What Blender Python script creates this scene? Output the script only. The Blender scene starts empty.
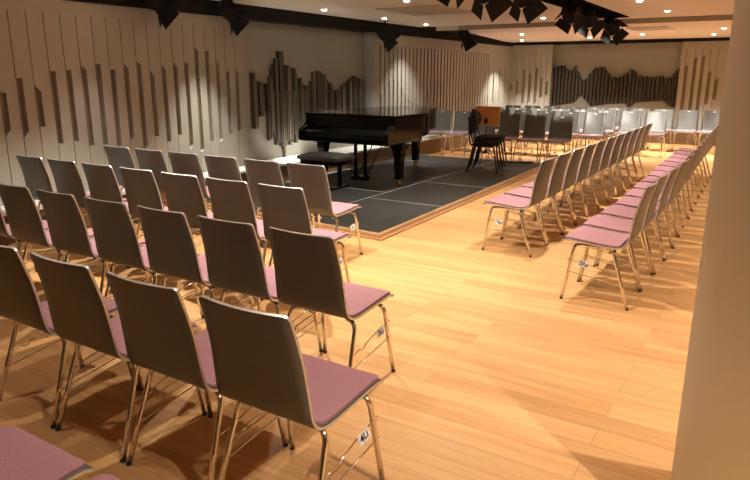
import bpy, math, random
from mathutils import Vector, Matrix
random.seed(7)
SC = bpy.context.scene
COL = SC.collection
PI = math.pi

# ------------------------------------------------------------------ materials
def new_mat(name):
    m = bpy.data.materials.new(name); m.use_nodes = True
    nt = m.node_tree; b = nt.nodes['Principled BSDF']
    return m, nt, b

def ramp(nt, fac, stops):
    r = nt.nodes.new('ShaderNodeValToRGB')
    while len(r.color_ramp.elements) < len(stops): r.color_ramp.elements.new(0.5)
    for e, (p, c) in zip(r.color_ramp.elements, stops):
        e.position = p; e.color = (*c, 1)
    nt.links.new(fac, r.inputs[0]); return r.outputs[0]

def plain(name, col, rough=.5, metal=0., var=.06, scale=(6, 6, 6), bump=0., coat=0., spec=.5):
    m, nt, b = new_mat(name)
    tc = nt.nodes.new('ShaderNodeTexCoord'); mp = nt.nodes.new('ShaderNodeMapping')
    mp.inputs['Scale'].default_value = scale
    n = nt.nodes.new('ShaderNodeTexNoise'); n.inputs['Scale'].default_value = 1; n.inputs['Detail'].default_value = 3
    nt.links.new(tc.outputs['Object'], mp.inputs[0]); nt.links.new(mp.outputs[0], n.inputs[0])
    lo = tuple(c * (1 - var) for c in col); hi = tuple(min(1, c * (1 + var)) for c in col)
    nt.links.new(ramp(nt, n.outputs[0], [(.3, lo), (.7, hi)]), b.inputs['Base Color'])
    b.inputs['Roughness'].default_value = rough; b.inputs['Metallic'].default_value = metal
    b.inputs['Coat Weight'].default_value = coat; b.inputs['Specular IOR Level'].default_value = spec
    if bump:
        bp = nt.nodes.new('ShaderNodeBump'); bp.inputs['Strength'].default_value = bump; bp.inputs['Distance'].default_value = .002
        nt.links.new(n.outputs[0], bp.inputs['Height']); nt.links.new(bp.outputs[0], b.inputs['Normal'])
    return m

def emit(name, col, s):
    m, nt, b = new_mat(name)
    b.inputs['Base Color'].default_value = (.8, .8, .8, 1)
    b.inputs['Emission Color'].default_value = (*col, 1); b.inputs['Emission Strength'].default_value = s
    return m

def oak_floor():
    m, nt, b = new_mat('oak_planks')
    N, L = nt.nodes.new, nt.links.new
    tc = N('ShaderNodeTexCoord')
    br = N('ShaderNodeTexBrick')
    br.inputs['Scale'].default_value = 1; br.inputs['Brick Width'].default_value = 1.45; br.inputs['Row Height'].default_value = .148
    br.inputs['Mortar Size'].default_value = .0012; br.inputs['Mortar Smooth'].default_value = .3; br.inputs['Bias'].default_value = 0
    br.offset = .37; br.offset_frequency = 2
    br.inputs['Color1'].default_value = (0, 0, 0, 1); br.inputs['Color2'].default_value = (1, 1, 1, 1); br.inputs['Mortar'].default_value = (.5, .5, .5, 1)
    L(tc.outputs['Object'], br.inputs['Vector'])
    # per-plank offset so the grain breaks at the joints
    sep = N('ShaderNodeSeparateXYZ'); L(tc.outputs['Object'], sep.inputs[0])
    fl = N('ShaderNodeMath'); fl.operation = 'DIVIDE'; fl.inputs[1].default_value = .148; L(sep.outputs[1], fl.inputs[0])
    fr = N('ShaderNodeMath'); fr.operation = 'FLOOR'; L(fl.outputs[0], fr.inputs[0])
    wn = N('ShaderNodeTexWhiteNoise'); wn.noise_dimensions = '2D'
    bw = N('ShaderNodeRGBToBW'); L(br.outputs['Color'], bw.inputs[0])
    cx = N('ShaderNodeCombineXYZ'); L(bw.outputs[0], cx.inputs[0]); L(fr.outputs[0], cx.inputs[1]); L(cx.outputs[0], wn.inputs['Vector'])
    add = N('ShaderNodeVectorMath'); add.operation = 'MULTIPLY_ADD'; L(wn.outputs['Color'], add.inputs[0]); add.inputs[1].default_value = (9, 7, 5); L(tc.outputs['Object'], add.inputs[2])
    mp = N('ShaderNodeMapping'); mp.inputs['Scale'].default_value = (.9, 12, 12); L(add.outputs[0], mp.inputs[0])
    g1 = N('ShaderNodeTexNoise'); g1.inputs['Scale'].default_value = 1.0; g1.inputs['Detail'].default_value = 5; g1.inputs['Distortion'].default_value = 1.1; L(mp.outputs[0], g1.inputs[0])
    mp2 = N('ShaderNodeMapping'); mp2.inputs['Scale'].default_value = (4, 110, 110); L(add.outputs[0], mp2.inputs[0])
    g2 = N('ShaderNodeTexNoise'); g2.inputs['Scale'].default_value = 1; g2.inputs['Detail'].default_value = 3; L(mp2.outputs[0], g2.inputs[0])
    base = ramp(nt, g1.outputs[0], [(.25, (.55, .275, .10)), (.50, (.65, .355, .14)), (.75, (.71, .41, .175))])
    mx = N('ShaderNodeMix'); mx.data_type = 'RGBA'; mx.blend_type = 'MULTIPLY'; mx.inputs[0].default_value = .35
    L(base, mx.inputs[6]); L(ramp(nt, g2.outputs[0], [(.35, (.80, .74, .66)), (.62, (1, 1, 1))]), mx.inputs[7])
    mx2 = N('ShaderNodeMix'); mx2.data_type = 'RGBA'; mx2.blend_type = 'MULTIPLY'; mx2.inputs[0].default_value = .6
    L(mx.outputs[2], mx2.inputs[6]); L(ramp(nt, wn.outputs['Value'], [(0, (.76, .70, .62)), (.5, (.93, .91, .88)), (1, (1, 1, 1))]), mx2.inputs[7])
    mx3 = N('ShaderNodeMix'); mx3.data_type = 'RGBA'; mx3.blend_type = 'MIX'
    fm = N('ShaderNodeMath'); fm.operation = 'MULTIPLY'; fm.inputs[1].default_value = .75; L(br.outputs['Fac'], fm.inputs[0]); L(fm.outputs[0], mx3.inputs[0])
    L(mx2.outputs[2], mx3.inputs[6]); mx3.inputs[7].default_value = (.20, .105, .04, 1)
    L(mx3.outputs[2], b.inputs['Base Color'])
    b.inputs['Roughness'].default_value = .5; b.inputs['Specular IOR Level'].default_value = .25
    return m

def wood(name, c1, c2, scale=(2, 40, 40), rough=.5):
    m, nt, b = new_mat(name)
    tc = nt.nodes.new('ShaderNodeTexCoord'); mp = nt.nodes.new('ShaderNodeMapping'); mp.inputs['Scale'].default_value = scale
    n = nt.nodes.new('ShaderNodeTexNoise'); n.inputs['Scale'].default_value = 1; n.inputs['Detail'].default_value = 4; n.inputs['Distortion'].default_value = .6
    nt.links.new(tc.outputs['Object'], mp.inputs[0]); nt.links.new(mp.outputs[0], n.inputs[0])
    nt.links.new(ramp(nt, n.outputs[0], [(.3, c1), (.7, c2)]), b.inputs['Base Color'])
    b.inputs['Roughness'].default_value = rough
    return m

M = dict(
    floor=oak_floor(),
    wall=plain('cream_wall_paint', (.33, .325, .285), .75, var=.03, scale=(2, 2, 2)),
    step=plain('step_shade_paint', (.36, .32, .25), .8, var=.03),  # shade of the step face put into its colour, darker than the ceiling
    board=plain('cream_board', (.375, .355, .30), .65, var=.04, scale=(3, 3, 1)),
    slot=plain('brown_slot', (.21, .165, .11), .7, var=.1, scale=(20, 20, 2)),
    fin=plain('dark_fin', (.062, .052, .041), .6, var=.2, scale=(15, 15, 2)),
    fin_back=plain('grey_brown_fin', (.12, .10, .078), .6, var=.2, scale=(15, 15, 2)),
    ceil=plain('white_ceiling_paint', (.80, .74, .65), .8, var=.02, scale=(1, 1, 1)),
    black=plain('matt_black', (.006, .0055, .005), .8, var=.2, spec=.3),
    plinth=wood('dark_plinth_wood', (.13, .072, .032), (.20, .115, .055), (2, 30, 30)),
    ledge=plain('white_ledge', (.74, .72, .66), .5, var=.03),
    pillar=plain('cream_pillar_paint', (.75, .79, .81), .7, var=.02, scale=(1.5, 1.5, 1.5)),
    deck=plain('charcoal_stage_deck', (.031, .030, .025), .46, var=.12, scale=(3, 3, 3), bump=.03),
    joint=plain('pale_joint', (.34, .34, .30), .5, var=.1),
    nosing=wood('oak_nosing', (.36, .19, .085), (.50, .29, .13), (3, 30, 30), .4),
    shell=plain('taupe_shell', (.128, .126, .113), .42, metal=.35, var=.05, scale=(1, 3, 40)),
    edge=plain('silver_edge', (.66, .64, .58), .35, metal=.7, var=.04),
    pink=plain('pink_felt', (.39, .195, .212), .9, var=.10, scale=(160, 160, 160), bump=.15, spec=.2),
    chrome=plain('chrome', (.78, .74, .68), .13, metal=1., var=.03),
    glide=plain('black_rubber', (.02, .018, .016), .7, var=.1),
    card=plain('white_card', (.80, .79, .76), .6, var=.02),
    ink=plain('black_ink', (.01, .01, .01), .7, var=.1),
    piano=plain('black_lacquer', (.006, .0055, .005), .10, var=.1, spec=.1),
    brass=plain('brass', (.70, .48, .18), .25, metal=1., var=.1),
    leather=plain('black_leather', (.045, .046, .04), .40, var=.15, scale=(40, 40, 40), bump=.2),
    steel_black=plain('black_steel', (.012, .012, .012), .4, var=.1),
    fabric_black=plain('black_fabric', (.014, .013, .012), .85, var=.2, scale=(80, 80, 80)),
    orange=wood('orange_plywood', (.60, .22, .045), (.72, .29, .07), (3, 3, 25), .45),
    grey_leaf=plain('grey_metal_leaf', (.10, .085, .065), .5, metal=.2, var=.1),
    lens=emit('lit_lens', (1, .86, .62), 26),
    lens_dim=emit('lit_spot_lens', (1, .86, .62), 6),
    ring=plain('white_ring', (.72, .66, .56), .5, var=.02),
    grille=plain('taupe_grille', (.62, .56, .48), .6, var=.05),
    grille_dark=plain('grille_gap', (.20, .17, .13), .8, var=.05),
)

# ------------------------------------------------------------------ mesh builder
class MB:
    def __init__(s): s.v = []; s.f = []; s.mi = []; s.sm = []; s.cur = 0
    def face(s, idx, smooth=False): s.f.append(tuple(idx)); s.mi.append(s.cur); s.sm.append(smooth)
    def box(s, x0, x1, y0, y1, z0, z1, mtx=None):
        b = len(s.v)
        P = [Vector((x, y, z)) for z in (z0, z1) for y in (y0, y1) for x in (x0, x1)]
        if mtx: P = [mtx @ p for p in P]
        s.v += [tuple(p) for p in P]
        for q in ((0, 2, 3, 1), (4, 5, 7, 6), (0, 1, 5, 4), (2, 6, 7, 3), (0, 4, 6, 2), (1, 3, 7, 5)): s.face([b + i for i in q])
        return s
    def prism(s, poly, a, b, to=lambda p, t: (p[0], p[1], t), smooth=False):
        """extrude a 2-D outline between a and b; to(p, t) gives 3-D"""
        o = len(s.v); n = len(poly)
        s.v += [tuple(to(p, a)) for p in poly] + [tuple(to(p, b)) for p in poly]
        s.face([o + i for i in range(n)][::-1]); s.face([o + n + i for i in range(n)])
        for i in range(n):
            j = (i + 1) % n; s.face([o + i, o + j, o + n + j, o + n + i], smooth)
        return s
    def tube(s, pts, r, n=8, caps=True):
        pts = [Vector(p) for p in pts]; R = r if isinstance(r, (list, tuple)) else [r] * len(pts)
        o = len(s.v); up = None
        for k, p in enumerate(pts):
            t = (pts[min(k + 1, len(pts) - 1)] - pts[max(k - 1, 0)]).normalized()
            if up is None:
                up = Vector((0, 0, 1)) if abs(t.z) < .9 else Vector((1, 0, 0))
            u = (up - t * up.dot(t)).normalized(); w = t.cross(u); up = u
            for i in range(n):
                a = 2 * PI * i / n; s.v.append(tuple(p + (u * math.cos(a) + w * math.sin(a)) * R[k]))
        for k in range(len(pts) - 1):
            for i in range(n):
                j = (i + 1) % n; s.face([o + k * n + i, o + k * n + j, o + (k + 1) * n + j, o + (k + 1) * n + i], True)
        if caps:
            s.face([o + i for i in range(n)][::-1]); s.face([o + (len(pts) - 1) * n + i for i in range(n)])
        return s
    def cyl(s, c, r, h, n=16, axis='z', r2=None):
        c = Vector(c); d = {'x': Vector((1, 0, 0)), 'y': Vector((0, 1, 0)), 'z': Vector((0, 0, 1))}[axis]
        return s.tube([c, c + d * h], [r, r if r2 is None else r2], n)
    def grid(s, rows, closed=False, smooth=True):
        o = len(s.v); nr = len(rows); nc = len(rows[0])
        for r in rows: s.v += [tuple(p) for p in r]
        for i in range(nr - 1):
            for j in range(nc if closed else nc - 1):
                k = (j + 1) % nc
                s.face([o + i * nc + j, o + i * nc + k, o + (i + 1) * nc + k, o + (i + 1) * nc + j], smooth)
        return s
    def build(s, name, mats, parent=None, loc=None, bevel=0.):
        me = bpy.data.meshes.new(name); me.from_pydata(s.v, [], s.f)
        mats = mats if isinstance(mats, (list, tuple)) else [mats]
        for m in mats: me.materials.append(m)
        for p, mi, sm in zip(me.polygons, s.mi, s.sm): p.material_index = mi; p.use_smooth = sm
        me.update()
        import bmesh
        bm = bmesh.new(); bm.from_mesh(me); bmesh.ops.recalc_face_normals(bm, faces=bm.faces); bm.to_mesh(me); bm.free()
        o = bpy.data.objects.new(name, me); COL.objects.link(o)
        if loc is not None: o.location = loc
        if parent is not None: o.parent = parent
        if bevel:
            b = o.modifiers.new('bevel', 'BEVEL'); b.width = bevel; b.segments = 2; b.limit_method = 'ANGLE'
        return o

def thing(name, label, cat, loc=(0, 0, 0), rz=0., group=None):
    o = bpy.data.objects.new(name, None); COL.objects.link(o); o.empty_display_size = .1
    o.location = loc; o.rotation_euler = (0, 0, rz)
    return tag(o, label, cat, group)
def tag(o, label, cat, group=None):
    o['label'] = label; o['category'] = cat
    if group: o['group'] = group
    return o
def struct(o, label=None, cat=None):
    o['kind'] = 'structure'
    if label: o['label'] = label
    if cat: o['category'] = cat
    return o
def children_of(o): return [c for c in bpy.data.objects if c.parent == o]
KIDS = {}
def copy_tree(o, parent=None):
    c = o.copy(); COL.objects.link(c)
    if parent is not None: c.parent = parent
    if o not in KIDS: KIDS[o] = children_of(o)
    for k in KIDS[o]: copy_tree(k, c)
    return c
def text_mesh(body, size, mat, name, parent, mtx):
    cu = bpy.data.curves.new('lettering', 'FONT'); cu.body = body; cu.size = size; cu.align_x = 'CENTER'; cu.align_y = 'CENTER'; cu.extrude = .0004
    cu.offset = size * .02
    t = bpy.data.objects.new('lettering_source', cu); COL.objects.link(t)
    dg = bpy.context.evaluated_depsgraph_get()
    me = bpy.data.meshes.new_from_object(t.evaluated_get(dg))
    bpy.data.objects.remove(t)
    me.transform(mtx); me.materials.clear(); me.materials.append(mat)
    o = bpy.data.objects.new(name, me); COL.objects.link(o); o.parent = parent
    return o
def catmull(pts, n):
    P = [Vector((*p, 0)) if len(p) == 2 else Vector(p) for p in pts]; P = [2 * P[0] - P[1]] + P + [2 * P[-1] - P[-2]]
    out = []
    for i in range(1, len(P) - 2):
        for k in range(n):
            t = k / n; a, b, c, d = P[i - 1:i + 3]
            out.append(.5 * ((2 * b) + (c - a) * t + (2 * a - 5 * b + 4 * c - d) * t * t + (3 * b - a - 3 * c + d) * t ** 3))
    return out + [P[-2]]

# ------------------------------------------------------------------ room
LW, BW = -6.50, 17.30            # faces of the panelling on the left and back walls
RX, FY = 4.2, -3.5
ZC, ZB = 2.53, 2.45              # main ceiling, lower ceiling at the back
ZF = 2.345                       # underside of the black fascia
YD = 11.98                       # where the ceiling steps down

struct(MB().box(-7, RX + .1, FY - .1, 18, -.1, 0).build('floor', M['floor']))
struct(MB().box(-6.95, -6.70, FY, 17.6, 0, 2.9).build('wall_left', M['wall']))
struct(MB().box(-6.95, RX + .1, 17.5, 17.7, 0, 2.9).build('wall_back', M['wall']))
struct(MB().box(RX, RX + .1, FY, 17.6, 0, 2.9).build('wall_right', M['wall']))
struct(MB().box(-6.95, RX + .1, FY - .1, FY, 0, 2.9).build('wall_front', M['wall']))
# main ceiling, two fields with the black lighting channel between them, and the lower field at the back
CL, CR = -2.86, -2.37
b = MB()
b.box(-6.95, CL, FY, YD, ZC, ZC + .4); b.box(CR, RX + .1, FY, YD, ZC, ZC + .4)
b.box(CL, CR, 11.66, YD, ZC, ZC + .4)
b.prism([(-5.62, YD + .012), (RX + .1, YD + .012), (RX + .1, 17.6), (-6.62, 17.6), (-6.62, 17.45)], ZB, ZB + .48)
struct(b.build('ceiling', M['ceil']))
b = MB(); b.box(CL - .02, CR + .02, FY, 11.66, ZC + .32, ZC + .42)
b.box(CL - .004, CL + .006, FY, 11.66, ZC - .004, ZC + .33); b.box(CR - .006, CR + .004, FY, 11.66, ZC - .004, ZC + .33); b.box(CL, CR, 11.64, 11.665, ZC - .004, ZC + .33)
struct(b.build('trim_1', M['black']), 'matt black lighting channel recessed in the ceiling along the hall', 'ceiling trim')
# black fascia along the top of the walls and the black void beside the lower ceiling
b = MB(); b.box(-6.70, LW + .03, FY, 17.5, ZF, ZC + .02)
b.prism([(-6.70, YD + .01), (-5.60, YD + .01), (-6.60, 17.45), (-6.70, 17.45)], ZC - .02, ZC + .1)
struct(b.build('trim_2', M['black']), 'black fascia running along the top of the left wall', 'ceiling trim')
struct(MB().box(LW + .03, RX, BW - .03, 17.5, 2.375, ZB + .01).build('trim_3', M['black']), 'black fascia along the top of the back wall', 'ceiling trim')
struct(MB().box(-5.62, RX, YD, YD + .012, ZB - .002, ZC + .1).build('trim_10', M['step']), 'face of the ceiling step with its shade painted in', 'ceiling trim')
struct(MB().box(-6.1, -5.62, YD, YD + .07, ZB, ZC + .1).build('trim_4', M['ring']), 'short pale end of the ceiling step', 'ceiling trim')
# wooden plinth with its white ledge
b = MB(); b.box(-6.70, -6.15, FY, 17.5, 0, .295); b.box(-6.15, RX, BW - .36, 17.5, 0, .295)
struct(b.build('baseboard_left', M['plinth']), 'dark wooden plinth along the foot of the walls', 'baseboard')
b = MB(); b.box(-6.70, -6.135, FY, 17.5, .295, .325); b.box(-6.135, RX, BW - .375, 17.5, .295, .325)
struct(b.build('trim_5', M['ledge']), 'white ledge on top of the dark plinth', 'ledge')

# ---- slotted panelling: boards with a bevelled notch showing a brown slot, and fine seams
def panel_x(name, label, y0, pitch, slots, z0, z1, X, thick, wslot, seam=.008, top_plain=True):
    """on the left wall: boards run along +Y"""
    t = thing(name, label, 'wall panel')
    MB().box(X - thick - .01, X - thick, y0 - .02, y0 + pitch * len(slots) + .02, z0, z1).build('backing', M['slot'], t)
    b = MB(); zt = z1 - .14
    for i, (za, zb) in enumerate(slots):
        ya = y0 + pitch * i; yb = ya + pitch
        c1, c2 = random.choice([(0, .05), (.05, 0), (.03, .03), (.0, .0)])
        poly = [(ya + seam, z0), (yb, z0), (yb, zt), (ya + seam, zt)]
        if za is not None:
            poly = [(ya + seam, z0), (yb, z0), (yb, zt), (ya + seam, zt), (ya + seam, zb + c1), (ya + wslot, zb - c1 * .3), (ya + wslot, za + c2 * .3), (ya + seam, za - c2)]
        b.prism(poly, X - thick, X, lambda p, s_: (s_, p[0], p[1]))
    b.box(X - thick, X, y0, y0 + pitch * len(slots), zt, z1)
    b.build('board_face', M['board'], t)
    return t
SA = [(1.02, 1.56), (1.07, 1.44), (0.88, 1.63), (0.89, 1.64), (0.82, 1.66), (0.82, 1.71), (0.78, 1.65), (0.87, 1.68), (0.75, 1.72), (0.86, 1.6), (0.78, 1.67), (0.85, 1.7), (0.69, 1.74), (0.62, 1.9), (0.72, 1.9), (0.73, 1.76), (0.8, 1.64), (0.84, 1.64)]
pre = [(1.0, 1.4), (.95, 1.62), (1.05, 1.5), (.9, 1.66), (1.1, 1.45), (.85, 1.6)] * 6
SA = pre[-36:] + [(1.05, 1.42)] + SA
yA = 3.64 - .1805 * 37
panel_x('acoustic_wall_panel', 'cream slotted wall panelling behind the left block of chairs', yA, .1805, SA, .325, ZF, LW, .05, .068)
yAe = yA + .1805 * len(SA)
# end post of that panelling
struct(MB().box(-6.70, LW, yAe - .004, yAe + .06, .325, ZF).build('trim_6', M['wall']), 'cream end of the slotted panelling beside the recess', 'wall trim')
# fine full-height slots beyond the piano
t = thing('slatted_wall_panel', 'cream panelling with fine full-height dark slots behind the piano tail', 'wall panel')
yB0, yB1, pB = 10.30, 15.86, .158
MB().box(LW - .06, LW - .05, yB0, yB1, .325, ZF).build('backing', M['slot'], t)
b = MB(); nB = int((yB1 - yB0) / pB)
for i in range(nB + 1):
    ya = yB0 + .2 + pB * i; 
    if ya > yB1 - .1: break
    s1, s2 = .04, .062; zm = 1.25 + .25 * math.sin(i * .55)
    b.prism([(ya + s2, .325), (ya + pB, .325), (ya + pB, 2.13), (ya + s1, 2.13), (ya + s1, zm + .02), (ya + s2, zm - .02)], LW - .05, LW, lambda p, s_: (s_, p[0], p[1]))
b.box(LW - .05, LW, yB0, yB1, 2.13, ZF); b.box(LW - .05, LW, yB0, yB0 + .2, .325, 2.13)
b.build('board_face', M['board'], t)
struct(MB().box(-6.70, LW - .001, yB0 - .05, yB0, .325, ZF).build('trim_7', M['wall']), 'cream return at the far end of the recess', 'wall trim')
# last stretch before the corner
SCs = [(None, None)] + [(None, None)] + [(.91, 1.75), (None, None), (.9, 1.75), (None, None), (.89, 1.76)]
panel_x('corner_wall_panel', 'cream wall panel with three dark slots next to the back corner', 15.86 - .0, .2057, [(None, None), (.91, 1.75), (None, None), (.9, 1.75), (None, None), (.89, 1.76), (None, None)], .325, ZF, LW, .05, .08)

def panel_y(name, label, x0, x1, slots, z0, z1, wslot, seam=.008):
    """on the back wall: slots given as (x, z0, z1)"""
    t = thing(name, label, 'wall panel')
    MB().box(x0, x1, BW + .05, BW + .06, z0, z1).build('backing', M['slot'], t)
    b = MB(); zt = z1 - .16; xs = sorted(slots)
    edges = [x0] + [s[0] - wslot / 2 for s in xs] + [x1]
    b.box(x0, x1, BW, BW + .05, zt, z1)
    b.box(x0, edges[1] - seam, BW, BW + .05, z0, zt)
    for i, (x, za, zb) in enumerate(xs):
        xa = x - wslot / 2; xe = edges[i + 2] - (seam if i + 2 < len(edges) - 1 else 0)
        c1, c2 = random.choice([(0, .05), (.06, 0), (.04, .04)])
        b.prism([(xa, z0), (xe, z0), (xe, zt), (xa, zt), (xa, zb), (xa + wslot, zb + c1), (xa + wslot, za + c2), (xa, za)], BW, BW + .05, lambda p, s_: (p[0], s_, p[1]))
    b.build('board_face', M['board'], t)
    return t
SD = [(-6.3, 1.2, 1.31), (-6.13, 1.07, 1.44), (-5.96, .83, 1.73), (-5.79, .86, 1.63), (-5.64, .84, 1.76), (-5.5, 1.0, 1.5)]
SD = [(-6.46, 1.2, 1.31), (-6.29, 1.07, 1.44), (-6.11, .83, 1.73), (-5.94, .86, 1.63), (-5.77, .84, 1.76), (-5.62, 1.0, 1.5), (-5.47, 1.09, 1.42)]
panel_y('back_wall_panel', 'shaded cream slotted panel on the back wall, left of the dark bars', LW, -5.40, [s for s in SD], .325, 2.375, .07)
SE = [(-2.12, .67, 1.8), (-1.94, .73, 1.98), (-1.78, .74, 2.01), (-1.61, .92, 1.66), (-1.45, 1.05, 1.5), (-1.25, .7, 1.74), (-1.08, .8, 1.85), (-.9, .9, 1.6), (-.72, .7, 1.7), (-.54, .95, 1.5), (-.36, .8, 1.9), (-.18, .75, 1.7)]
panel_y('back_wall_panel', 'bright cream slotted panel on the back wall, right of the dark bars', -2.24, 0.0, SE, .325, 2.375, .07)
struct(MB().box(0.0, RX, BW, 17.5, .325, 2.375).build('trim_8', M['board']), 'plain cream facing on the right part of the back wall', 'wall trim')
struct(MB().box(-5.40, -5.37, BW, 17.5, .325, 2.375).box(-2.27, -2.24, BW, 17.5, .325, 2.375).build('trim_9', M['wall']), 'cream returns of the recess in the back wall', 'wall trim')

# ---- diffusers: dark upright bars of uneven length in the two recesses
dl = thing('acoustic_diffuser', 'cluster of uneven dark vertical bars on the wall behind the piano', 'wall panel')
NL = [(7.05, .83, 1.62, .06), (7.11, .85, 1.53, .05), (7.18, 1.0, 1.5, .07), (7.26, 1.0, 1.48, .05), (7.34, 1.07, 1.47, .04), (7.37, 1.04, 1.4, .03), (7.42, .76, 1.57, .045), (7.47, .77, 1.67, .045), (7.52, .65, 1.74, .045), (7.57, .67, 1.84, .045), (7.63, .53, 1.94, .05), (7.71, .63, 1.94, .09), (7.82, .62, 1.74, .08), (7.9, .57, 1.71, .06), (7.98, .55, 1.7, .08), (8.05, .72, 1.61, .04), (8.11, .87, 1.55, .07), (8.19, .89, 1.46, .06), (8.26, .93, 1.43, .06), (8.34, .95, 1.43, .06), (8.42, .97, 1.5, .06), (8.49, .97, 1.64, .07), (8.59, .96, 1.66, .10), (8.68, .96, 1.65, .06), (8.76, .95, 1.61, .07), (8.84, .93, 1.52, .06), (8.92, .91, 1.47, .07), (9.0, .9, 1.41, .06), (9.1, .89, 1.34, .07), (9.2, .89, 1.36, .06), (9.29, .88, 1.43, .06), (9.38, .88, 1.46, .06), (9.47, .87, 1.50, .06), (9.55, .87, 1.55, .06), (9.63, .87, 1.58, .06), (9.73, .86, 1.56, .07), (9.82, .86, 1.54, .06), (9.91, .85, 1.5, .06)]
for i, (y, za, zb, w) in enumerate(NL):
    y = y * 1.02 + .03; za = 1.6 + (za - 1.6) * 1.0165; zb = 1.6 + (zb - 1.6) * 1.0165
    d = (.085, .06, .075, .05)[i % 4]
    MB().box(-6.697, -6.70 + d, y - w * .33, y + w * .33, za, zb).build('bar', M['fin'] if i % 3 else M['fin_back'], dl)
    k = .06 * math.sin(i * 1.7)
    MB().box(-6.697, -6.672, y + w * .37, y + w * .37 + .022, za + .05 + k, zb - .06 + k).build('rod', M['fin_back'], dl)
for i in range(18):                                   # the thin rods that hang lower between the bars
    y = 7.53 + .055 * i; k = 1 - abs(i - 6.5) / 13
    MB().box(-6.697, -6.63, y - .011, y + .011, .80 - .36 * k + .05 * (i % 3), 1.35).build('rod', M['fin_back'], dl)
MB().box(-6.697, -6.64, 7.88, 7.902, .325, 1.2).build('rod', M['fin_back'], dl)
db = thing('acoustic_diffuser', 'long wavy band of dark vertical bars on the back wall', 'wall panel')
NT = [(-5.41, 1.79), (-5.09, 1.86), (-4.92, 1.69), (-4.78, 1.83), (-4.56, 1.45), (-4.44, 1.57), (-4.28, 1.78), (-4.07, 1.82), (-3.87, 1.57), (-3.66, 1.54), (-3.36, 1.76), (-3.2, 1.59), (-2.92, 1.56), (-2.7, 1.59), (-2.47, 1.53), (-2.27, 1.85)]
NB_ = [(-5.41, .78), (-4.76, .89), (-4.59, 1.08), (-4.42, .93), (-4.32, .81), (-3.93, .88), (-3.48, .91), (-3.36, .8), (-3.2, .94), (-2.58, .99), (-2.43, .86), (-2.26, .83)]
def lerp(tab, x):
    for (xa, a), (xb, b_) in zip(tab, tab[1:]):
        if xa <= x <= xb: return a + (b_ - a) * (x - xa) / (xb - xa)
    return tab[0][1] if x < tab[0][0] else tab[-1][1]
nfin = 66
for i in range(nfin):
    x = -5.34 + (5.34 - 2.31) * i / (nfin - 1); d = (.14, .08)[i % 2]
    MB().box(x - .014, x + .014, 17.5 - d, 17.497, lerp(NB_, x), lerp(NT, x) + .02 * math.sin(i * 2.3)).build('bar', M['fin'], db)

# ---- pillar
pil = MB(); pil.tube([(0, 0, 0), (0, 0, ZC + .05)], .36, 64)
struct(pil.build('pillar', M['pillar'], loc=(.185, 2.36, 0)), 'round cream pillar at the right edge of the picture', 'pillar')

# ---- stage platform
st = thing('stage_platform', 'low black stage platform with oak edge and pale joint lines', 'stage')
SY0, SY1, SXL = 5.27, 11.37, -6.145
def sx(y): return -3.25 - .036 * (y - 5.27)
SH = .06
out = [(SXL, SY0 + .19), (sx(SY0), SY0), (sx(SY1), SY1), (SXL, SY1)]
e = .045
inn = [(SXL, SY0 + .19 + e), (sx(SY0) - e, SY0 + e), (sx(SY1) - e, SY1 - e), (SXL, SY1 - e)]
MB().prism(inn, 0, SH - .001).build('deck', M['deck'], st)
b = MB()
b.prism([out[0], out[1], inn[1], inn[0]], .004, SH); b.prism([out[1], out[2], inn[2], inn[1]], .004, SH); b.prism([out[2], out[3], inn[3], inn[2]], .004, SH)
b.build('nosing', M['nosing'], st, bevel=.004)
out2 = [(SXL, SY0 + .15), (sx(SY0) + .035, SY0 - .035), (sx(SY1) + .035, SY1 + .03), (SXL, SY1 + .03)]
b = MB(); b.prism([out2[0], out2[1], out[1], out[0]], 0, .022); b.prism([out2[1], out2[2], out[2], out[1]], 0, .022)
b.build('base_strip', M['nosing'], st)
def joint(x0, x1, y0, y1): MB().box(x0, x1, y0, y1, SH - .004, SH + .0012).build('joint_line', M['joint'], st)
jw = .009
joint(-4.415, sx(6.86) - e, 6.86 - jw, 6.86 + jw); joint(-4.415, sx(8.39) - e, 8.39 - jw, 8.39 + jw); joint(SXL, sx(10.39) - e, 10.39 - jw, 10.39 + jw)
joint(-4.415 - jw, -4.415 + jw, SY0 + .10 + e, SY1 - e); joint(SXL, -4.43, 7.32 - jw, 7.32 + jw); joint(SXL, -4.43, 8.85 - jw, 8.85 + jw)

# ------------------------------------------------------------------ audience chair
PROF = [(.528, .430), (.515, .442), (.482, .451), (.43, .450), (.35, .443), (.27, .436), (.20, .431), (.150, .430), (.110, .438), (.083, .458), (.067, .49), (.057, .54), (.046, .60), (.032, .67), (.014, .74), (-.005, .81), (-.024, .874)]
prof = catmull(PROF, 5)
def arc_len(P):
    s = [0.]
    for a, c in zip(P, P[1:]): s.append(s[-1] + (c - a).length)
    return s
AL = arc_len(prof); TL = AL[-1]
def at_len(s_):
    s_ = min(max(s_, 0), TL)
    for i in range(len(AL) - 1):
        if s_ <= AL[i + 1]:
            k = (s_ - AL[i]) / max(1e-9, AL[i + 1] - AL[i]); p = prof[i].lerp(prof[i + 1], k)
            t = (prof[i + 1] - prof[i]).normalized(); return p, Vector((t.y, -t.x, 0))   # normal on the sitter's side has +z on the seat
    return prof[-1], Vector((0, 1, 0))
def half_w(s_):
    # wide at the seat, a touch narrower at the top of the back, rounded corners at both ends
    z = at_len(s_)[0].y
    base = .220 if z < .46 else .220 - .020 * (z - .46) / .41
    r = .020
    for dist in (s_, TL - s_):
        if dist < r: base -= r - math.sqrt(max(0, r * r - (r - dist) ** 2))
    return base
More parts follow.
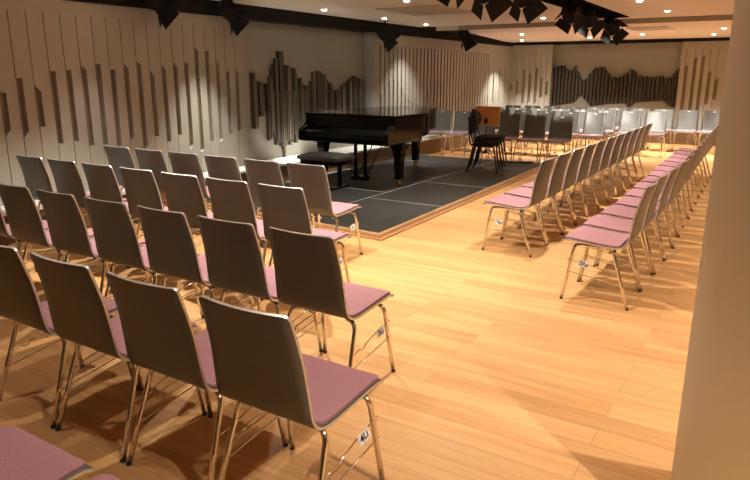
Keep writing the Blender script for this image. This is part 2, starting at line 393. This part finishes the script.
def sheet_rows(samples, wf, lift, nx=11, drop_side=0.):
    rows = []
    for s_ in samples:
        p, n = at_len(s_)
        if n.y < 0 and abs(n.y) > abs(n.x): n = -n
        nn = Vector((n.x, n.y))
        # make the normal point to the sitter: +z over the seat, +y along the back
        if nn.y + nn.x < 0: nn = -nn
        k = min(1, max(0, (p.y - .47) / .25)); w = wf(s_)
        row = []
        for j in range(nx):
            u = -1 + 2 * j / (nx - 1)
            x = u * w
            yy = p.x + nn.x * lift + k * (.022 * u * u - .008); zz = p.y + nn.y * lift
            row.append(Vector((x, yy, zz)))
        rows.append(row)
    return rows
def slab(mb, top, bot, mi_face, mi_edge):
    mb.cur = mi_face; mb.grid(top); o = len(mb.v); mb.grid([r for r in bot])
    nr, nc = len(top), len(top[0]); o1 = o - nr * nc
    mb.cur = mi_edge
    ring = [(0, j) for j in range(nc)] + [(i, nc - 1) for i in range(1, nr)] + [(nr - 1, j) for j in range(nc - 2, -1, -1)] + [(i, 0) for i in range(nr - 2, 0, -1)]
    for (a, c), (d, e_) in zip(ring, ring[1:] + ring[:1]):
        mb.face([o1 + a * nc + c, o1 + d * nc + e_, o + d * nc + e_, o + a * nc + c])
SS = sorted(set([0, .002, .006, .012, .02, .028] + [TL * i / 54 for i in range(1, 54)] + [TL - .028, TL - .02, TL - .012, TL - .006, TL - .002, TL]))
SS = [s_ for s_ in SS if .028 <= s_ <= TL - .028 or s_ in (0, .002, .006, .012, .02, TL - .02, TL - .012, TL - .006, TL - .002, TL)]
WF = .2345
def leg_pt(z, front):
    k = z / .36
    return Vector((WF - k * .026, (.486 - .052 * k) if front else (.022 + .122 * k), z))
def side_leg(sg, front):
    pts = [leg_pt(0.006, front), leg_pt(.18, front), leg_pt(.33, front)]
    q = leg_pt(.36, front); dy = -1 if front else 1
    pts += [q, q + Vector((-.005, dy * .003, .020)), q + Vector((-.018, dy * .006, .037)), q + Vector((-.040, dy * .010, .044)), Vector((.150, q.y + dy * .014, .403))]
    return [Vector((p.x * sg, p.y, p.z)) for p in pts]
def make_chair():
    t = thing('audience_chair', 'chair', 'chair')
    mb = MB(); slab(mb, sheet_rows(SS, half_w, 0), sheet_rows(SS, half_w, -.011), 0, 1)
    mb.build('shell', [M['shell'], M['edge']], t)
    # felt pad, its own rounded outline
    a0, a1 = .026, .425
    cs = [a0, a0 + .002, a0 + .008, a0 + .018, a0 + .03] + [a0 + .03 + (a1 - a0 - .06) * i / 14 for i in range(1, 15)] + [a1 - .018, a1 - .008, a1 - .002, a1]
    def cw(s_):
        w = .209; r = .03
        for dist in (s_ - a0, a1 - s_):
            if dist < r: w -= r - math.sqrt(max(0, r * r - (r - dist) ** 2))
        return w
    mb = MB(); slab(mb, sheet_rows(cs, cw, .013), sheet_rows(cs, cw, .001), 0, 0)
    mb.build('seat_cushion', M['pink'], t, bevel=.004)
    for sg in (-1, 1):
        for front in (True, False):
            lg = MB().tube(side_leg(sg, front), .0115, 10).build('leg', M['chrome'], t)
            p = leg_pt(0, front); MB().cyl((p.x * sg, p.y, 0), .0122, .010, 10).build('foot_glide', M['glide'], lg)
        a = side_leg(sg, True)[-1]; c = side_leg(sg, False)[-1]
        MB().tube([a, (a + c) / 2 + Vector((0, 0, .001)), c], .0115, 10).build('seat_rail', M['chrome'], t)
        f1 = leg_pt(.30, True); f2 = leg_pt(.215, True); r1 = leg_pt(.235, False); r2 = leg_pt(.165, False); ox = .006
        cn = MB().tube([f1 + Vector((ox, .03, .005)), f1 + Vector((ox, 0, 0)), (f1 * .5 + Vector((r1.x + ox, .27, .275)) * .5), Vector((r1.x + ox + .003, .215, .262)), Vector((r1.x + ox + .003, .205, .245)), Vector((r1.x + ox + .003, .185, .243)), Vector((r1.x + ox + .003, .165, .252)), r1 + Vector((ox, 0, 0))], .0032, 6)
        cn.tube([f2 + Vector((ox, .012, .006)), f2 + Vector((ox, 0, 0)), r2 + Vector((ox, 0, 0))], .0032, 6)
        cn.tube([f1 + Vector((-.012, .012, 0)), f1 + Vector((.010, .012, 0))], .011, 10)
        cn.v = [(x * sg, y, z) for x, y, z in cn.v]
        cn.build('row_connector', M['chrome'], t)
    b = MB(); b.tube([(-.15, .21, .405), (.15, .21, .405)], .008, 8); b.tube([(-.15, .37, .408), (.15, .37, .408)], .008, 8)
    b.build('seat_brace', M['glide'], t)
    return t
proto = make_chair()
used = [False]
def place(x, y, rz, label, group, code=None, side=1, plate=False):
    o = copy_tree(proto)
    o.location = (x, y, 0); o.rotation_euler = (0, 0, rz); o['label'] = label; o['group'] = group
    if code:
        c = Vector((.2365 * side, .345, .287)); dirv = Vector((0, .22, .045)).normalized(); upv = Vector((0, -dirv.z, dirv.y))
        mt = Matrix.Translation(c) @ Matrix(((0, 0, side, 0), (dirv.y * side, upv.y, 0, 0), (dirv.z * side, upv.z, 0, 0), (0, 0, 0, 1))) @ Matrix.Rotation(-.25, 4, 'X')
        tg = MB().box(-.036, .036, -.023, .023, -.001, .001, mt).build('row_tag', M['card'], o); tg['label'] = 'white card reading ' + code
        text_mesh(code, .042, M['ink'], 'lettering', tg, mt @ Matrix.Translation((0, 0, .0016)))
    if plate:
        MB().box(-.030, .030, .0, .003, .838, .856).build('number_plate', M['card'], o).location = (0, .0025, 0)
    return o
ORD = ['first', 'second', 'third', 'fourth', 'fifth', 'sixth', 'seventh', 'eighth', 'ninth', 'tenth', 'eleventh', 'twelfth', 'thirteenth', 'fourteenth']
GL = 'chairs in the left block facing the stage'
for k, x in enumerate((-1.35, -1.852)):
    place(x, .475, 0, ('pink seat just showing its front edge at the bottom frame edge', 'largest pink seat, cut off by the lower left corner')[k], GL)
rows_l = [('in the row tagged 4LI', -1.408, 1.445, .507, 4, '4Li'), ('in the row tagged 3LI', -1.887, 2.338, .4985, 7, '3Li'),
          ('in the second row from the stage', -2.825, 3.292, .498, 7, '2Li'), ('in the row nearest the stage', -3.35, 4.241, .498, 6, '1Li')]
for txt, x, y, s_, n, code in rows_l:
    for k in range(n):
        lab = f'taupe-backed pink chair {ORD[k]} from the aisle {txt}' if k else f'taupe-backed pink chair at the aisle end {txt}'
        place(x - k * s_, y, 0, lab, GL, code if k == 0 else None)
GR = 'chairs in the two long rows right of the stage'
for k in range(11):
    place(-1.757, 5.722 + .505 * k, PI / 2, f'pink-seated chair {ORD[k]} from the near end of the long row nearest the stage', GR, '1Re' if k == 0 else None, -1)
X2 = [-.73, -.728, -.712, -.704, -.72, -.743, -.75, -.768, -.785, -.80, -.812, -.825, -.838, -.848]
for k in range(14):
    place(X2[k], 4.762 + .504 * k, PI / 2, f'pink-seated chair {ORD[k]} from the near end of the long row nearest the pillar', GR, '2Re' if k == 0 else None, -1)
GB = 'chairs in the rows facing the camera at the back'
def back_row(xs, y, txt):
    n = len(xs)
    for k, x in enumerate(xs):
        place(x, y, PI, f'grey chair facing us, {ORD[k]} from the right {txt}', GB, plate=True)
back_row([-3.45, -3.948, -4.446, -4.944], 11.97, 'in the dark-backed row behind the music stand')
place(-5.60, 12.40, PI, 'right grey chair of the pair beyond the piano tail', GB, plate=True)
place(-6.105, 12.40, PI, 'left grey chair of the pair beyond the piano tail', GB, plate=True)
back_row([-3.2 - .498 * k for k in range(6)], 13.40, 'in the second row at the back')
back_row([-2.22 - .498 * k for k in range(8)], 14.42, 'in the third row at the back')
back_row([-1.26 - .498 * k for k in range(10)], 15.58, 'in the rearmost row under the dark bars')
def drop_tree(o):
    for c in children_of(o): drop_tree(c)
    bpy.data.objects.remove(o)
drop_tree(proto)

# ------------------------------------------------------------------ grand piano
PX, PY, PZ = -6.0, 7.46, SH
pn = thing('grand_piano', 'long black lacquered grand piano with closed lid on the stage', 'piano', (PX, PY, PZ))
plan = [(0, .16), (1.53, .16), (1.53, .95)] + [(p.x, p.y) for p in catmull([(1.53, .95), (1.515, 1.12), (1.43, 1.38), (1.28, 1.62), (1.15, 1.86), (1.09, 2.12), (1.03, 2.34), (.95, 2.54), (.82, 2.67), (.66, 2.73), (.42, 2.72), (.20, 2.62), (.06, 2.42), (0, 2.15)], 5)][1:]
MB().prism(plan, .665, .968, smooth=False).build('case', M['piano'], pn, bevel=.006)
cxm, cym = .765, 1.4
lidp = [((x - cxm) * 1.022 + cxm, (y - cym) * 1.012 + cym) for x, y in plan]
lid = MB().prism(lidp, .970, .998).build('lid', M['piano'], pn, bevel=.006)
MB().box(-.01, 1.54, .548, .556, .997, 1.0006).build('lid_hinge', M['brass'], lid)
# keybed, closed fallboard and the two cheeks
MB().prism([(0, .62), (0, .735), (.03, .748), (.10, .775), (.19, .83), (.20, .90), (.24, .90), (.24, .62)], .085, 1.445, lambda p, t: (t, p[0], p[1])).build('fallboard', M['piano'], pn, bevel=.004)
ck = [(p.x, p.y) for p in catmull([(-.03, .61), (-.035, .70), (-.02, .755), (.035, .80), (.10, .83), (.145, .88), (.16, .968)], 4)] + [(.30, .968), (.30, .61)]
for a, c in ((-.002, .085), (1.445, 1.532)):
    MB().prism(ck, a, c, lambda p, t: (t, p[0], p[1])).build('cheek', M['piano'], pn, bevel=.004)
MB().box(.02, 1.51, .0, 1.0, .60, .664).build('keybed', M['piano'], pn, bevel=.004)
MB().box(.735, .785, .185, .1995, .835, .865).build('lock_plate', M['brass'], pn)
def piano_leg(x, y):
    b = MB()
    def ring(h, w): return [(x + sx_ * w, y + sy_ * w, h) for sx_, sy_ in ((-1, -1), (1, -1), (1, 1), (-1, 1))]
    prof_ = [(.60, .115), (.575, .112), (.55, .092), (.52, .072), (.47, .068), (.42, .060), (.14, .047), (.125, .053), (.10, .053)]
    rows = [ring(h, w) for h, w in prof_]; b.grid(rows, True, False); b.face([3, 2, 1, 0]); n = len(b.v); b.face([n - 4, n - 3, n - 2, n - 1])
    lg = b.build('leg', M['piano'], pn, bevel=.004)
    c = MB(); c.cyl((x, y, .075), .022, .03, 12); c.box(x - .030, x - .022, y - .02, y + .045, .03, .085); c.box(x + .022, x + .030, y - .02, y + .045, .03, .085)
    c.box(x - .03, x + .03, y - .03, y + .03, .078, .086)
    c.cyl((x - .022, y + .012, .037), .037, .044, 18, 'x'); c.build('caster', M['brass'], lg)
piano_leg(.13, .40); piano_leg(1.475, .38); piano_leg(.66, 2.36)
LX = .12
ly = MB(); ly.box(.665 + LX, .70 + LX, .26, .30, .115, .61); ly.box(.83 + LX, .865 + LX, .26, .30, .115, .61); ly.build('lyre_post', M['piano'], pn)
pb = MB().box(.64 + LX, .89 + LX, .20, .34, .055, .115).build('pedal_box', M['piano'], pn, bevel=.006)
for k in range(3):
    MB().prism([(0, 0), (.022, 0), (.028, .10), (-.006, .10)], .068, .080, lambda p, t, k=k: (.685 + LX + .07 * k + p[0], .205 - p[1], t)).build('pedal', M['brass'], pb, bevel=.003)
for x in (.69, .85):
    MB().tube([(x + LX, .31, .10), (x + LX + .06, .70, .605)], .008, 8).build('lyre_brace', M['piano'], pn)
MB().box(.62, 1.15, .25, .31, .585, .64).build('lyre_head', M['piano'], pn)
# bench
bn = thing('piano_bench', 'black padded piano bench on trestle legs in front of the piano', 'bench', (-5.36, 7.23, SH + .002))
b = MB(); rows = []
for k in range(13):
    u = -1 + 2 * k / 12; row = []
    for j in range(13):
        v = -1 + 2 * j / 12
        puff = (1 - abs(u) ** 5) * (1 - abs(v) ** 5) * .035 - .006 * (1 - (1 - math.exp(-((u * 3) % 1 - .5) ** 2 * 20))) * 0
        row.append((u * .345, v * .225, .445 + puff))
    rows.append(row)
slab(b, [[Vector(p) for p in r] for r in rows], [[Vector((p[0], p[1], .392)) for p in r] for r in rows], 0, 0)
b.build('seat', M['leather'], bn, bevel=.01)
MB().box(-.31, .31, -.19, .19, .335, .391).build('apron', M['piano'], bn, bevel=.004)
for sg in (-1, 1):
    x = sg * .235
    lg = MB().box(x - .018, x + .018, -.032, .032, .03, .336).build('leg', M['piano'], bn, bevel=.003)
    MB().box(x - .022, x + .022, -.21, .21, 0, .032).build('foot_bar', M['piano'], lg, bevel=.004)

# ------------------------------------------------------------------ stacked black chairs and the music stands
def black_chair(loc, rz, label):
    t = thing('stacking_chair', label, 'chair', loc, rz, 'black chairs stacked on the stage')
    for sg in (-1, 1):
        for fr in (1, -1):
            p0 = (sg * .235, fr * .225 + (-.03 if fr < 0 else .02), .0); p1 = (sg * .20, fr * .17, .40)
            lg = MB().tube([p0, ((p0[0] + p1[0]) / 2, (p0[1] + p1[1]) / 2, .2), p1, (sg * .185, fr * .13, .415)], .0135, 8).build('leg', M['steel_black'], t)
            MB().cyl((p0[0], p0[1], 0), .0142, .02, 8).build('foot_glide', M['glide'], lg)
        MB().tube([(sg * .185, .13, .415), (sg * .185, -.13, .415)], .010, 8).build('seat_rail', M['steel_black'], t)
        MB().tube([(sg * .185, -.13, .415), (sg * .17, -.215, .44), (sg * .16, -.245, .52), (sg * .15, -.265, .70)], .013, 8).build('back_upright', M['steel_black'], t)
    b = MB(); rows = []
    for k in range(9):
        h = k / 8; r = 1 if 0 < k < 8 else .96
        rows.append([Vector(((math.copysign(abs(math.cos(a)) ** .45, math.cos(a))) * .225 * r, (math.copysign(abs(math.sin(a)) ** .45, math.sin(a))) * .215 * r + .01, .427 + .042 * h)) for a in [2 * PI * i / 32 for i in range(32)]])
    b.grid(rows, True); b.face(list(range(32))[::-1]); b.face([8 * 32 + i for i in range(32)])
    b.build('seat', M['fabric_black'], t)
    b = MB(); rows = []
    for k in range(6):
        d = [-.012, -.008, .006, .024, .036, .040][k]; r = [.90, .98, 1, 1, .97, .88][k]
        rows.append([Vector((math.cos(a) * .205 * r, -.285 + d - .12 * (math.sin(a) * .135 * r) - .03 * 0 + .04 * math.cos(a) ** 2, .735 + math.copysign(abs(math.sin(a)) ** .8, math.sin(a)) * .145 * r)) for a in [2 * PI * i / 32 for i in range(32)]])
    b.grid(rows, True); b.face(list(range(32))[::-1]); b.face([5 * 32 + i for i in range(32)])
    b.build('backrest', M['fabric_black'], t)
    return t
rs = -PI / 2 + .18
for k, lab in enumerate(('bottom black padded chair of the stack on the stage', 'middle black padded chair of the stack on the stage', 'topmost black padded chair of the stack on the stage')):
    dx = .032 * k
    black_chair((-4.07 + dx * math.cos(.18), 9.90 + dx * math.sin(.18), SH + .002 + .058 * k), rs, lab)
ms = thing('music_stand', 'music stand with orange wooden desk behind the stacked black chairs', 'music stand', (-4.50, 10.93, SH))
tl = Matrix.Translation((0, 0, .83)) @ Matrix.Rotation(-.16, 4, 'X')
MB().box(-.235, .235, -.008, .008, -.17, .17, tl).build('desk', M['orange'], ms, bevel=.003)
MB().box(-.235, .235, .008, .06, -.17, -.155, tl).build('desk_lip', M['orange'], ms)
MB().tube([(0, -.02, .16), (0, -.02, .80)], [.013, .010], 10).build('pole', M['steel_black'], ms)
MB().box(-.025, .025, -.06, -.012, .70, .78).cyl((-.0, -.085, .74), .022, .03, 10, 'y').build('desk_clamp', M['steel_black'], ms)
for a in (.6, 2.6, 4.7):
    MB().tube([(0, -.02, .20), (math.cos(a) * .10, -.02 + math.sin(a) * .10, .15), (math.cos(a) * .25, -.02 + math.sin(a) * .25, .008)], .008, 8).build('leg', M['steel_black'], ms)
fs = thing('folded_music_stand', 'folded black stand lying flat at the far corner of the stage', 'music stand', (-3.95, 11.14, SH), .5)
MB().tube([(-.30, 0, .02), (.27, 0, .02)], .014, 10).build('pole', M['steel_black'], fs)
for k in (-1, 0, 1):
    MB().tube([(-.28, .0, .022 + .006 * abs(k)), (-.05, .035 * k, .022), (.16, .03 * k, .016)], .009, 8).build('leg', M['steel_black'], fs)
MB().box(-.36, -.24, -.05, .05, 0, .045).build('clamp', M['steel_black'], fs, bevel=.006)

# ------------------------------------------------------------------ ceiling fittings
def lamp(name, parent, loc, target, energy, size_deg, blend, radius, col=(1, .955, .87)):
    d = bpy.data.lights.new(name, 'SPOT'); d.energy = energy; d.spot_size = math.radians(size_deg); d.spot_blend = blend; d.shadow_soft_size = radius; d.color = col
    o = bpy.data.objects.new(name, d); COL.objects.link(o); o.parent = parent; o.location = loc
    v = Vector(target) - Vector(loc); o.rotation_euler = v.to_track_quat('-Z', 'Y').to_euler()
    return o
ED, EW = 120, 300
def downlight(x, y, z, label, energy=120, size=84, blend=.6):
    t = thing('downlight', label, 'ceiling light', (x, y, z), 0, 'round recessed ceiling lights')
    b = MB()
    rows = [[(math.cos(a) * r, math.sin(a) * r, h) for a in [2 * PI * i / 24 for i in range(24)]] for r, h in ((.052, .004), (.052, -.006), (.040, -.006), (.037, .002))]
    b.grid(rows, True); b.build('trim_ring', M['ring'], t)
    MB().tube([(0, 0, -.016), (0, 0, -.011), (0, 0, 0)], [.020, .034, .038], 24).build('lens', M['lens'], t)
    lamp('bulb', t, (0, 0, -.03), (0, 0, -1), energy, size, blend, .022)
    return t
DL = [(-5.95, 8.05, ZC, 'ceiling light over the piano keyboard near the left wall'), (-5.95, 9.75, ZC, 'ceiling light left of the grille, above the black fascia'),
      (-4.33, 7.65, ZC, 'ceiling light cut by the top frame edge above the grille'), (-5.97, 11.3, ZC, 'small ceiling light just before the step, right of the wall spotlight'),
      (-3.62, 11.02, ZC, 'ceiling light right of the lighting cluster, before the step'), (-1.67, 10.78, ZC, 'ceiling light on the right ceiling field before the step'),
      (-1.77, 9.19, ZC, 'ceiling light on the right field at the top frame edge'),
      (-4.98, 13.81, ZB, 'nearer ceiling light of the two at the left of the low ceiling'), (-5.81, 16.14, ZB, 'farther ceiling light of the two at the left of the low ceiling'),
      (-2.78, 15.08, ZB, 'ceiling light on the low ceiling beside the small grille'), (-1.49, 15.83, ZB, 'rightmost ceiling light over the back wall'),
      (-1.16, 13.95, ZB, 'dim ceiling light near the pillar on the low ceiling'), (-3.72, 13.78, ZB, 'ceiling light behind the hanging spotlights, nearer one'), (-4.02, 15.66, ZB, 'ceiling light behind the hanging spotlights, farther one')]
LIGHTS = []
for x, y, z, lab in DL:
    if x < -5.9: downlight(x, y, z, lab, 1300 if y < 9 else 150, 46 if y < 9 else (70 if y < 10 else 88), 1.0)
    elif abs(x + 3.62) < .01: downlight(x, y, z, lab, 45, 56)
    elif y > 12: downlight(x, y, z, lab, 210, 90)
    else: downlight(x, y, z, lab)
# the rest of the grid, overhead and behind the photographer
for y, en in ((6.0, 200), (4.4, 45), (2.6, 30)): downlight(-5.95, y, ZC, 'ceiling light over the left wall, above the frame', en, 64, .8)
for x, y, en in ((-4.9, 3.75, 150), (-3.3, 5.6, 95), (-3.4, 3.75, 155), (-3.5, 1.2, 25), (-1.75, 7.6, 120), (-1.75, 5.9, 100), (-1.85, 4.0, 135), (-1.8, 1.95, 45)):
    downlight(x, y, ZC, 'ceiling light over the audience chairs, above the frame', en, 100)
for x, y in ((1.1, 5.2), (1.0, 7.6), (.8, 10.0), (.5, 14.0), (2.6, 15.8)): downlight(x, y, ZC if y < 12 else ZB, 'ceiling light over the right-hand side, above the frame', 110, 110)
downlight(1.9, 3.1, ZC, 'ceiling light added right of the pillar to brighten it, above the frame', 260, 116, .6)  # added unseen lamp, lifts the right side of the pillar
downlight(1.05, 1.15, ZC, 'fill light added beside the pillar to brighten it, above the frame', 190, 130, .7)  # added unseen lamp, brightens the pillar from the camera side

def grille(label, x0, x1, y0, y1, z, n):
    t = thing('air_grille', label, 'air vent', ((x0 + x1) / 2, (y0 + y1) / 2, z)); w, h = (x1 - x0) / 2, (y1 - y0) / 2
    MB().box(-w, w, -h, h, -.003, .0).build('backing', M['grille_dark'], t)
    b = MB(); b.box(-w, w, -h, -h + .03, -.012, -.003); b.box(-w, w, h - .03, h, -.012, -.003); b.box(-w, -w + .03, -h, h, -.012, -.003); b.box(w - .03, w, -h, h, -.012, -.003)
    b.build('frame', M['grille'], t)
    b = MB()
    for k in range(n):
        y = -h + .03 + (2 * h - .06) * (k + .5) / n; s_ = (2 * h - .06) / n * .36
        b.box(-w + .03, w - .03, y - s_, y + s_, -.010, -.004)
    b.box(-.012, .012, -h, h, -.013, -.004)
    b.build('louvre_slats', M['grille'], t)['kind'] = 'stuff'
grille('large slatted air grille in the ceiling above the piano', -5.25, -4.2, 8.35, 9.5, ZC, 14)
grille('small slatted air grille in the low ceiling at the right', -2.68, -1.97, 12.9, 13.75, ZB, 10)

def spotlight(label, loc, target, energy, size=48, hang=.12, leafy=.9, lit=True, blend=.5, yaw_doors=.62):
    """theatre spotlight with four barn doors, hung from a clamp on the bar above"""
    t = thing('stage_spotlight', label, 'spotlight', loc, 0, 'black stage spotlights under the ceiling')
    v = (Vector(target) - Vector(loc)).normalized()
    q = v.to_track_quat('Z', 'X').to_matrix().to_4x4() @ Matrix.Rotation(yaw_doors, 4, 'Z')
    def tr(b): b.v = [tuple(q @ Vector(p)) for p in b.v]; return b
    b = MB(); rows = []
    for h, r in ((-.16, .055), (-.155, .075), (-.10, .092), (-.02, .10), (.06, .10), (.065, .112), (.10, .112)):
        rows.append([(math.copysign(abs(math.cos(a)) ** .7, math.cos(a)) * r, math.copysign(abs(math.sin(a)) ** .7, math.sin(a)) * r, h) for a in [2 * PI * (i + .5) / 16 for i in range(16)]])
    b.grid(rows, True, False); b.face(list(range(16))[::-1])
    for k in range(4): b.box(-.094, .094, -.094, .094, -.09 + .03 * k, -.08 + .03 * k)
    tr(b).build('housing', M['black'], t)
    tr(MB().cyl((0, 0, .07), .085, .012, 20)).build('lens', M['lens_dim'] if lit else M['piano'], t)
    for k in range(4):
        R4 = Matrix.Rotation(k * PI / 2, 4, 'Z'); ang = (.42, .75, .42, .75)[k]; ln = (.19, .15, .19, .15)[k] * leafy
        w0, w1 = (.098, .135) if k % 2 == 0 else (.098, .115)
        mt = R4 @ Matrix.Translation((0, .108, .10)) @ Matrix.Rotation(-ang, 4, 'X')
        b = MB(); b.prism([(-w0, 0), (w0, 0), (w1, ln), (-w1, ln)], -.002, .002, lambda p, s_: (p[0], s_, p[1]))
        b.v = [tuple(mt @ Vector(p)) for p in b.v]
        tr(b).build('barn_door', M['black'], t)
    # yoke and clamp reach straight up to the bar
    side = v.cross(Vector((0, 0, 1))).normalized()
    b = MB(); top = Vector((0, 0, hang))
    pts = [side * .115, side * .118 + Vector((0, 0, .07)), side * .09 + Vector((0, 0, hang - .01)), -side * .09 + Vector((0, 0, hang - .01)), -side * .118 + Vector((0, 0, .07)), -side * .115]
    b.tube(pts, .009, 6); b.build('yoke', M['black'], t)
    zc = (ZC + .32 if loc[1] < 12 and CL < loc[0] < CR else ZC) - loc[2]
    MB().box(-.025, .025, -.035, .035, hang - .02, hang + .06).tube([(0, 0, hang), (0, 0, zc)], .014, 8).build('clamp', M['black'], t)
    if energy: lamp('bulb', t, v * .09, v * 2, energy, size, blend, .05)
    return t
xb = -2.61
spotlight('leftmost spotlight of the hanging cluster, cut by the top frame edge', (xb + .1, 5.2, 2.46), (-4.6, 8.6, .4), 0, lit=False)
spotlight('spotlight second from left in the hanging cluster, with glowing lens', (xb, 6.1, 2.42), (-2.0, 8.6, .4), 0)
spotlight('spotlight in the middle of the hanging cluster at the frame top', (xb, 7.15, 2.47), (-2.0, 9.6, .3), 0, lit=False)
spotlight('spotlight under the channel left of the two small ones', (xb, 9.1, 2.42), (-4.2, 15.0, .6), 420, 27, lit=False)
spotlight('spotlight second from the channel end with an angled leaf', (xb, 10.0, 2.42), (-3.0, 14.6, .5), 330, 28, lit=False)
spotlight('last spotlight at the channel end, hanging lowest in front of the low ceiling', (xb + .08, 11.05, 2.36), (-1.9, 14.8, .4), 260, 34, lit=False)
spotlight('wall spotlight nearest the camera under the left fascia', (-6.24, 5.25, 2.41), (-4.9, 7.5, .3), 0, leafy=.8, lit=False)
spotlight('wall spotlight left of the recess under the fascia', (-6.24, 6.4, 2.39), (-4.9, 8.6, .3), 0, leafy=.8, lit=False)
spotlight('wall spotlight above the piano tail under the fascia', (-6.24, 10.25, 2.30), (-5.2, 11.4, .9), 0, leafy=.8, lit=False)
spotlight('spotlight hanging in the dark void at the ceiling step', (-5.55, 12.15, 2.36), (-4.6, 13.6, .3), 0, leafy=.8, lit=False)

# ------------------------------------------------------------------ world, camera, view
w = bpy.data.worlds.new('world'); SC.world = w; w.use_nodes = True
w.node_tree.nodes['Background'].inputs[0].default_value = (.9, .75, .55, 1); w.node_tree.nodes['Background'].inputs[1].default_value = .02
cam = bpy.data.cameras.new('camera'); co = bpy.data.objects.new('camera', cam); COL.objects.link(co)
F = 639.88; cam.sensor_fit = 'HORIZONTAL'; cam.sensor_width = 36; cam.lens = F / 750 * 36; cam.clip_start = .05; cam.clip_end = 100
pit, rol, yaw = .252708, -.002173, .560936
fwd = Vector((-math.sin(yaw) * math.cos(pit), math.cos(yaw) * math.cos(pit), -math.sin(pit)))
rt = Vector((math.cos(yaw), math.sin(yaw), 0)); dn = fwd.cross(rt)
r2 = rt * math.cos(rol) + dn * math.sin(rol); d2 = -rt * math.sin(rol) + dn * math.cos(rol)
m3 = Matrix((r2, -d2, -fwd)).transposed()
co.matrix_world = Matrix.Translation((0, 0, 1.6)) @ m3.to_4x4()
SC.camera = co
vs = SC.view_settings
vs.view_transform = 'Standard'; vs.look = 'None'; vs.gamma = 1; vs.use_curve_mapping = False; vs.exposure = 0.8
